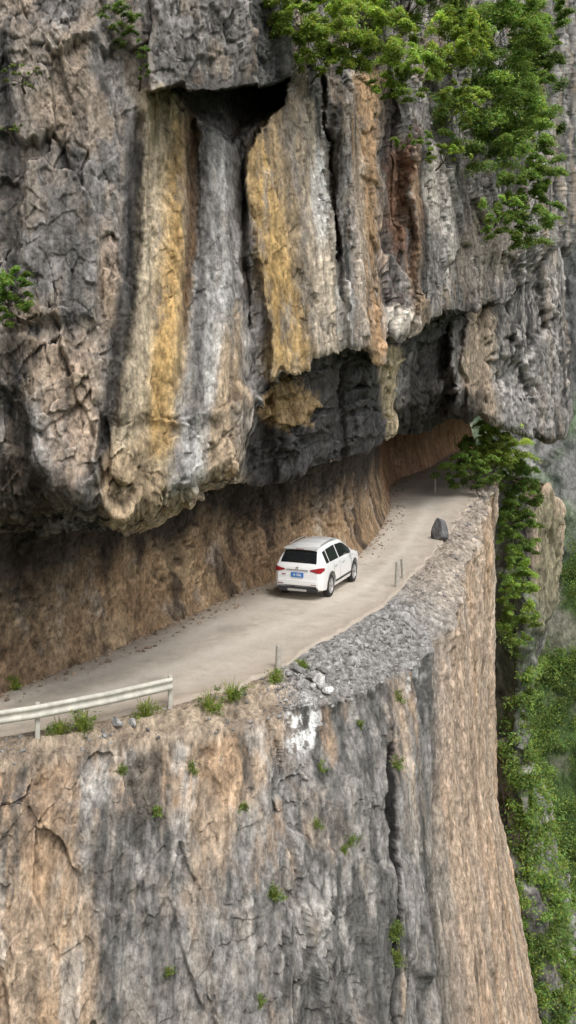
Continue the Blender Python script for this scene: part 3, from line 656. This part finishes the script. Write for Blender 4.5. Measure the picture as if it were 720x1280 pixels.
for i,(px,py,r) in enumerate([(345,852,.34),(262,882,.42),(290,874,.44),(183,894,.42),(75,914,.34),(103,910,.44),(377,836,.22),(18,862,.3)]):
    Y=CAMZ*F/(py-455); x=(px-360)*Y/F
    tuft((x,Y,terrace_z(x,Y) if py>865 or px>300 else 0),r,"green weed tuft on the road shoulder",100+i,nb=60,leafy=280)
for i,(px,py,r,l) in enumerate([(342,1118,.30,300),(440,1048,.22,140),(400,960,.22,110),(240,962,.24,110),(152,962,.18,90),(495,958,.25,160),(500,872,.25,110),(198,1015,.18,80),(305,1008,.18,80),(494,1165,.35,280),(498,1200,.3,200),(325,1250,.18,80),(210,1215,.15,60),(395,1030,.2,70),(450,905,.16,60),(430,1060,.16,90)]):
    q=face_point(px,py); tuft(q+V3(0,-.05,-.05),r,"small weed clump rooted in the rock face",200+i,nb=24,leafy=l,base=(.15,.215,.07))
# ================================================================== rocks
M_stone=rock_mat("loose_stone",2.2,.5)
import bmesh
def stone_arrays(r,seed,el=(1,1,.75),sub=2):
    bm=bmesh.new(); bmesh.ops.create_icosphere(bm,subdivisions=sub,radius=1)
    v=np.array([x.co[:] for x in bm.verts]); f=[tuple(q.index for q in p.verts) for p in bm.faces]; bm.free()
    rng=np.random.default_rng(seed)
    for k in range(8):
        d=rng.normal(size=3); d/=np.linalg.norm(d); h=rng.uniform(.35,.75); pr=v@d; v=v-np.clip(pr-h,0,None)[:,None]*d
    return v*r*np.array(el)*rng.uniform(.8,1.2,3),f
def stone(p,r,label,seed,el=(1,1,.75),c=(.25,.24,.23),name="boulder",group="loose rocks along the road edge",point=False):
    v,f=stone_arrays(r,seed,el,3)
    if point: zz=(v[:,2]/(r*el[2])+1)/2; k=1.25-.95*np.clip(zz,0,1); v[:,0]=v[:,0]*k+.15*r*zz; v[:,1]*=k
    cc=np.repeat(np.array(c)[None],len(v),0)*(1+.2*np.random.default_rng(seed).normal(size=(len(v),1)))
    ob=poly_mesh(name,v,f,M_stone,False,np.clip(cc,.02,.9)); ob.location=tuple(p); top(ob,label,"rock",group); return ob
def on(px,py): 
    Y=CAMZ*F/(py-455); x=(px-360)*Y/F; return x,Y,terrace_z(x,Y)
x,y,z_=on(548,674); stone((x,y,z_+.45),.68,"dark pointed boulder standing at the road edge",1,(.8,.7,1.25),(.15,.15,.155),point=True)
rk=[(372,838,.24,.22),(388,842,.22,.16),(400,846,.30,.6),(412,838,.26,.2),(395,828,.2,.25),(425,832,.18,.3),(360,842,.14,.3),(410,852,.18,.72),(420,846,.15,.5),(384,832,.16,.3),(404,832,.2,.18),(392,850,.14,.5),(505,760,.2,.3),(480,770,.16,.3),(530,770,.16,.3),(455,800,.16,.32),(470,790,.12,.36),(440,815,.12,.32),(515,790,.16,.3),(488,755,.12,.3),(147,905,.2,.3),(165,903,.14,.36),(130,912,.12,.24)]
for i,(px,py,r,c) in enumerate(rk):
    x,y,z_=on(px,py); stone((x,y,z_+r*.35),r,"pale broken limestone rock" if c>.45 else "grey broken rock on the shoulder",30+i,(1,.9,.7),(c,c*.97,c*.93))
rng=np.random.default_rng(9); V=[];Fc=[];Cc=[]; o=0
tmpl=[stone_arrays(1,500+i) for i in range(6)]
mask=np.argwhere((GT>1.05)&(GT<3.3)); 
pick=mask[rng.integers(0,len(mask),7500)]
for a,b in pick:
    uu=GU[b]
    if uu<0 or uu>612 or (uu<345 and rng.random()<.85) or (uu>540 and rng.random()<.8): continue
    if fbm(Gp[a,b][None]*.8,2,901)[0]+.25-.2*rng.random()<0: continue
    v,f=tmpl[int(rng.integers(0,6))]; r=.015+.06*rng.random()**4; r*= 1+(Gp[a,b,1]-24)*.02
    V.append(v*r+Gp[a,b]+V3(0,0,r*.3)); Fc+= [tuple(q+o for q in t) for t in f]; o+=len(v); k=rng.uniform(.12,.45); Cc.append(np.repeat(V3(k,k*.96,k*.92)[None],len(v),0))
for i in range(1800):
    k=int(rng.integers(60,len(innerx)-1)); d=rng.random()**2.5*.9+.1; v,f=tmpl[int(rng.integers(0,6))]; r=.015+.075*rng.random()**4
    V.append(v*r+V3(innerx[k]+nx[k]*d,innery[k]+ny[k]*d,r*.3)); Fc+=[tuple(q+o for q in t) for t in f]; o+=len(v); kk=rng.uniform(.2,.4); Cc.append(np.repeat(V3(kk*1.1,kk*.85,kk*.62)[None],len(v),0))
gr=poly_mesh("gravel",np.concatenate(V),Fc,M_stone,False,np.concatenate(Cc)); gr["kind"]="stuff"; gr["label"]="loose gravel and stone chips along the road edges"; gr["category"]="gravel"
# ================================================================== guardrail
M_galv=plain("galvanised_steel",(.47,.45,.39),.6,.1,.25,5); M_conc=plain("weathered_concrete",(.40,.37,.32),.9,0,.2,9,bump=.4)
path=np.array([(-11.2,18.7),(-8.4,20.05),(-5.5,21.45),(-4.1,22.35),(-2.78,23.35)],float)
q=np.linspace(0,4,60); path=np.stack([np.interp(q,range(5),path[:,k]) for k in (0,1)],-1)
prof=[(0,.38),(.03,.40),(.045,.43),(.045,.46),(.02,.49),(.01,.51),(.01,.55),(.02,.57),(.045,.60),(.045,.63),(.03,.66),(0,.68)]
rail=empty("guardrail",(-5.5,21.35,0)); top(rail,"weathered corrugated steel crash barrier on short posts beside the road","guardrail")
V=[];Fc=[]
for side in (0,.006):
    for i,(x,y) in enumerate(path):
        t_=path[min(i+1,59)]-path[max(i-1,0)]; t_/=np.linalg.norm(t_); nn_=np.array([-t_[1],t_[0]])
        for a,h in prof: V.append((x-nn_[0]*(a+.05+side)+5.5,y-nn_[1]*(a+.05+side)-21.35,h))
K_=len(prof)
for sd in range(2):
    for i in range(59):
        for k in range(K_-1):
            o=sd*60*K_; Fc.append((o+i*K_+k,o+(i+1)*K_+k,o+(i+1)*K_+k+1,o+i*K_+k+1))
poly_mesh("rail",V,Fc,M_galv,True,parent=rail)
def boxm(name,c,s,mat,parent=None,bev=.01,rz=0):
    bm=bmesh.new(); bmesh.ops.create_cube(bm,size=1); bmesh.ops.scale(bm,vec=s,verts=bm.verts)
    if bev: bmesh.ops.bevel(bm,geom=bm.edges[:],offset=bev,segments=2,affect='EDGES')
    me=bpy.data.meshes.new(name); bm.to_mesh(me); bm.free(); me.materials.append(mat); ob=bpy.data.objects.new(name,me); ob.location=c; ob.rotation_euler=(0,0,rz); COL.objects.link(ob)
    if parent: ob.parent=parent
    return ob
for x,y in [(-2.80,23.38),(-5.48,21.52),(-8.4,20.12)]:
    boxm("post",(x+5.5,y-21.35,.22),(.10,.08,.98),M_galv,rail,.012,.5)
def marker(x,y,h,label,rz,tilt=0):
    z_=terrace_z(x,y); e=boxm("marker_post",(x,y,z_+h/2-.1),(.13,.13,h+.2),M_conc,None,.02,rz); e.rotation_euler=(tilt,tilt*.5,rz); top(e,label,"post","concrete marker posts along the road edge")
marker(-.26,26.2,.68,"square weathered concrete marker post",.3,.03)
marker(3.95,35.7,1.0,"leaning weathered concrete marker post",.4,.06)
marker(4.35,37.2,.8,"weathered concrete marker post",.5,-.05)
marker(9.25,62.0,.95,"concrete marker post at the road bend",.4)
# ================================================================== car
M_white=plain("white_paint",(.80,.80,.79),.25,0,.015,3,coat=.8); M_glass=plain("dark_glass",(.012,.014,.016),.06,0,.02,3,coat=.5); M_blk=plain("black_plastic",(.025,.025,.027),.6)
M_red=plain("tail_lamp_red",(.30,.010,.018),.15,0,.05,5,coat=1); M_sil=plain("silver_trim",(.6,.6,.6),.3,.8); M_tyre=plain("tyre_rubber",(.02,.02,.02),.85); M_blue=plain("plate_blue",(.04,.18,.5),.4); M_seam=plain("panel_gap",(.03,.03,.03),.8); M_lamp=plain("headlamp_lens",(.5,.52,.55),.1,.3); M_wt=plain("plate_white",(.8,.8,.8),.5)
car=empty("car",(1.15,35.8,0.0)); car.rotation_euler=(0,0,math.radians(-22)); car.scale=(1.0,.96,1.09); top(car,"white compact crossover car driving away on the dusty road","car")
ztop_k=([-2.30,-2.27,-2.20,-2.02,-1.86,-1.70,-1.2,-.5,.3,.55,1.30,1.5,2.0,2.2,2.30],[.98,1.05,1.14,1.38,1.52,1.59,1.64,1.66,1.62,1.56,1.12,1.07,.98,.88,.70])
def wy(y): return float(np.interp(y,[-2.30,-2.24,-2.14,-1.95,-1.7,-.5,1.4,1.9,2.15,2.30],[.72,.81,.865,.90,.915,.92,.915,.88,.80,.64]))
def sect(y):
    zt=float(np.interp(y,*ztop_k)); w=wy(y); zb=min(1.04+.03*(-y)/2,zt-.04); k=min(max((zt-zb)/.6,0),1)
    lo=float(np.interp(y,[-2.3,-2.1,-1.5,1.6,2.1,2.3],[.34,.27,.22,.22,.25,.32]))
    wr=w*(.93-.25*k)
    return [(0,lo),(.78*w,lo),(.95*w,lo+.05),(w*.985,lo+.16),(w,.62),(w*.995,.80),(w*.985,.88),(w*.955,zb),(wr,zt-.03-.07*k),(wr-.05,zt-.015-.03*k),(wr-.16,zt-.012*k),(wr*.45,zt+.012*k),(0,zt+.016*k)]
ys=sorted(set(np.round(np.concatenate([np.linspace(-2.3,2.3,70),[-2.28,-2.26,-2.22,-2.18,-1.86,-1.7,2.2,2.26]]),3)))
V=[];Fc=[]
for y in ys:
    s_=sect(y); ring=s_+[(-a,b) for a,b in s_[-2:0:-1]]
    V+=[(a,y,b) for a,b in ring]
Kr=len(ring)
for i in range(len(ys)-1):
    for k in range(Kr): Fc.append((i*Kr+k,i*Kr+(k+1)%Kr,(i+1)*Kr+(k+1)%Kr,(i+1)*Kr+k))
Fc.append(tuple(range(Kr))[::1]); Fc.append(tuple((len(ys)-1)*Kr+k for k in range(Kr))[::-1])
body=poly_mesh("body",V,Fc,M_white,True,parent=car)
bm=bmesh.new(); bm.from_mesh(body.data); bmesh.ops.recalc_face_normals(bm,faces=bm.faces); bm.to_mesh(body.data); bm.free()
cut=[]
for yy in (-1.33,1.34):
    bm=bmesh.new(); bmesh.ops.create_cone(bm,cap_ends=True,segments=40,radius1=.415,radius2=.415,depth=2.4)
    me=bpy.data.meshes.new("c"); bm.to_mesh(me); bm.free(); o_=bpy.data.objects.new("c",me); o_.rotation_euler=(0,math.pi/2,0); o_.location=(0,yy,.36); COL.objects.link(o_); o_.parent=car; cut.append(o_)
    md=body.modifiers.new("b",'BOOLEAN'); md.object=o_; md.operation='DIFFERENCE'; md.solver='EXACT'
bpy.context.view_layer.update(); dg=bpy.context.evaluated_depsgraph_get()
nm=bpy.data.meshes.new_from_object(body.evaluated_get(dg)); body.modifiers.clear(); body.data=nm; nm.name="body"
for o_ in cut: bpy.data.objects.remove(o_,do_unlink=True)
try: nm.set_sharp_from_angle(angle=math.radians(28))
except Exception as ex: print(ex)
def cpart(name,V,Fc,mat,smooth=True): return poly_mesh(name,V,Fc,mat,smooth,parent=car)
def patch(name,fn,us_,ts_,mat,par=None):
    V=[fn(a,b) for a in us_ for b in ts_];m_=len(ts_)
    Fc=[(i*m_+k,i*m_+k+1,(i+1)*m_+k+1,(i+1)*m_+k) for i in range(len(us_)-1) for k in range(m_-1)]
    return cpart(name,V,Fc,mat)
L_=lambda a,b,n: list(np.linspace(a,b,n))
for sg in (1,-1):
    def sw(y,t,o=.008):
        s_=sect(y);a=s_[7];b=s_[8]; return (sg*(a[0]+(b[0]-a[0])*t+o),y,a[1]+(b[1]-a[1])*t)
    for y0,y1 in ((-1.70,-1.42),(-1.34,-.42),(-.32,1.02)): patch("window",sw,L_(y0,y1,14),L_(.10,.90,4),M_glass)
    def side(y,z_,o=.004):
        s_=sect(y); zz=[p[1] for p in s_[3:8]]; xx=[p[0] for p in s_[3:8]]; return (sg*(float(np.interp(z_,zz,xx))+o),y,z_)
    for y0,y1 in ((-.98,-.37),(-.355,.92)): patch("door",side,L_(y0,y1,10),L_(.42,1.0,8),M_white)
    for yy in (-.37,.93,-1.0):
        patch("door_gap",lambda y,z_:side(y,z_,.0055),[yy-.006,yy+.01],L_(.40,1.02,8),M_seam)
    patch("sill_trim",lambda y,z_:side(y,z_,.012),L_(-.9,.9,8),L_(.39,.46,3),M_blk)
    patch("arch_trim",lambda a,r:side(-1.33+r*math.cos(a),min(max(.36+r*math.sin(a),.39),1.0),.014),L_(0.1,3.04,24),[.415,.455],M_blk)
    patch("arch_trim",lambda a,r:side(1.34+r*math.cos(a),min(max(.36+r*math.sin(a),.39),1.0),.014),L_(0.1,3.04,24),[.415,.455],M_blk)
    boxm("door_handle",(sg*.925,-.82,.92),(.035,.17,.03),M_sil,car,.01); boxm("door_handle",(sg*.928,.0,.92),(.035,.17,.03),M_sil,car,.01)
    boxm("mirror",(sg*1.02,.78,1.10),(.20,.11,.15),M_white,car,.04)
    v,f=tube([(sg*.57,-1.50,1.60),(sg*.575,-1.4,1.65),(sg*.58,-.6,1.672),(sg*.575,.1,1.655),(sg*.57,.26,1.60)],[.010,.014,.014,.014,.010],8); cpart("roof_rail",v,f,M_sil)
    V=[(sg*.46,-2.312,.935),(sg*.46,-2.312,.975),(sg*.62,-2.314,.905),(sg*.62,-2.314,1.01),(sg*.72,-2.31,.88),(sg*.72,-2.30,1.035),(sg*.835,-2.235,.88),(sg*.82,-2.225,1.045),(sg*.905,-2.0,.95),(sg*.89,-2.0,1.02)]
    cpart("tail_lamp",V,[(0,2,3,1),(2,4,5,3),(4,6,7,5),(6,8,9,7)],M_red,False)
    cpart("headlamp",[(sg*.45,2.24,.72),(sg*.45,2.20,.86),(sg*.78,2.17,.74),(sg*.78,2.12,.90),(sg*.88,1.93,.78),(sg*.88,1.93,.93)],[(0,2,3,1),(2,4,5,3)],M_lamp,False)
    boxm("reflector",(sg*.60,-2.34,.52),(.20,.02,.045),M_red,car,.005)
def tp(y,t,o=.008):
    s_=sect(y); hw=s_[9][0]; x=t*hw; return (x,y-(o if y<0 else -o),float(np.interp(abs(x),[0,s_[11][0],s_[10][0],s_[9][0]],[s_[12][1],s_[11][1],s_[10][1],s_[9][1]]))+o)
patch("rear_window",tp,L_(-2.19,-1.88,8),L_(-.93,.93,14),M_glass); patch("windscreen",tp,L_(.62,1.26,8),L_(-.95,.95,14),M_glass)
cpart("spoiler",[(-.58,-1.66,1.60),(.58,-1.66,1.60),(.60,-2.03,1.59),(-.60,-2.03,1.59),(-.58,-1.66,1.54),(.58,-1.66,1.54),(.60,-2.02,1.55),(-.60,-2.02,1.55)],[(0,1,2,3),(7,6,5,4),(3,2,6,7),(0,3,7,4),(1,5,6,2)],M_white,False)
boxm("rear_bumper",(0,-2.27,.56),(1.50,.16,.26),M_white,car,.06)
boxm("lower_bumper",(0,-2.27,.36),(1.46,.14,.20),M_blk,car,.04)
boxm("skid_plate",(0,-2.345,.33),(.7,.03,.07),M_sil,car,.01)
boxm("front_bumper",(0,2.24,.45),(1.45,.16,.34),M_blk,car,.05)
boxm("trim_strip",(0,-2.315,.955),(.80,.02,.03),M_sil,car,.006)
pl=boxm("licence_plate",(0,-2.322,.80),(.46,.02,.15),M_blue,car,.004)
boxm("brake_lamp",(0,-2.035,1.57),(.3,.012,.018),M_red,car,.003)
cu=bpy.data.curves.new("plate_lettering",'FONT'); cu.body="A·586"; cu.size=.125; cu.align_x='CENTER'; cu.align_y='CENTER'; cu.extrude=.001
to=bpy.data.objects.new("plate_lettering",cu); COL.objects.link(to); bpy.context.view_layer.update()
me=bpy.data.meshes.new_from_object(to.evaluated_get(bpy.context.evaluated_depsgraph_get())); bpy.data.objects.remove(to,do_unlink=True)
me.materials.clear(); me.materials.append(M_wt); to=bpy.data.objects.new("plate_lettering",me); COL.objects.link(to); to.parent=pl; to.location=(0,-.013,0); to.rotation_euler=(math.pi/2,0,0)
boxm("badge",(0,-2.32,1.03),(.11,.02,.05),M_sil,car,.012); boxm("badge",(-.50,-2.32,.80),(.14,.01,.03),M_red,car,.003)
boxm("rear_wiper",(.12,-2.17,1.21),(.34,.02,.018),M_blk,car,.004)
def lathe(prof,seg=36):
    V=[];Fc=[]
    for k in range(seg):
        a=2*math.pi*k/seg
        for x,r in prof: V.append((x,r*math.cos(a),r*math.sin(a)))
    m_=len(prof)
    for k in range(seg):
        for j in range(m_-1): Fc.append((k*m_+j,k*m_+j+1,((k+1)%seg)*m_+j+1,((k+1)%seg)*m_+j))
    return V,Fc
for sx in (1,-1):
    for yy in (-1.33,1.34):
        w_e=empty("wheel",(sx*.80,yy,.355)); w_e.parent=car; w_e.rotation_euler=(0,0,0 if sx>0 else math.pi)
        v,f=lathe([(-.10,.24),(-.115,.30),(-.10,.345),(-.05,.358),(.05,.358),(.10,.345),(.115,.30),(.10,.24)]); poly_mesh("tyre",v,f,M_tyre,True,parent=w_e)
        v,f=lathe([(.10,.245),(.105,.225),(.06,.215),(.0,.20),(-.02,.02),(-.02,.0)]); 
        for k in range(5):
            a=2*math.pi*k/5; ca,sa=math.cos(a),math.sin(a)
            def pt(x,r,t_): return (x,r*ca-t_*sa,r*sa+t_*ca)
            o_=len(v); v+=[pt(.09,.04,-.035),pt(.09,.04,.035),pt(.095,.225,.03),pt(.095,.225,-.03),pt(.03,.04,-.035),pt(.03,.04,.035),pt(.05,.225,.03),pt(.05,.225,-.03)]
            f+=[(o_,o_+3,o_+2,o_+1),(o_,o_+4,o_+7,o_+3),(o_+1,o_+2,o_+6,o_+5)]
        poly_mesh("rim",v,f,M_sil,False,parent=w_e)
# ================================================================== light, world, camera
w=bpy.data.worlds.new("World"); scene.world=w; w.use_nodes=True; N=w.node_tree.nodes;L=w.node_tree.links
sky=N.new("ShaderNodeTexSky"); sky.sky_type='NISHITA'; sky.sun_disc=False; sky.sun_elevation=math.radians(57); sky.sun_rotation=math.radians(150); sky.dust_density=4
hs=N.new("ShaderNodeHueSaturation"); hs.inputs["Saturation"].default_value=.2; hs.inputs["Value"].default_value=1.5; L.new(sky.outputs[0],hs.inputs["Color"])
bg=N["Background"]; L.new(hs.outputs[0],bg.inputs["Color"]); bg.inputs["Strength"].default_value=.15
sd=bpy.data.lights.new("sun",'SUN'); sd.energy=1.7; sd.angle=math.radians(22); sd.color=(1,.97,.92)
so=bpy.data.objects.new("sun",sd); so.rotation_euler=Vector((-.25,.56,-.95)).to_track_quat('-Z','Y').to_euler(); so.location=(20,-20,40); COL.objects.link(so)
cd=bpy.data.cameras.new("camera"); cam=bpy.data.objects.new("camera",cd); COL.objects.link(cam); scene.camera=cam
cam.location=(0,0,CAMZ); cam.rotation_euler=(math.pi/2,0,0); cd.sensor_width=36; cd.sensor_fit='AUTO'; cd.lens=36*F/1280; cd.shift_y=-(640-455)/1280; cd.clip_end=3000
scene.view_settings.view_transform='Standard'; scene.view_settings.look='None'; scene.view_settings.exposure=0
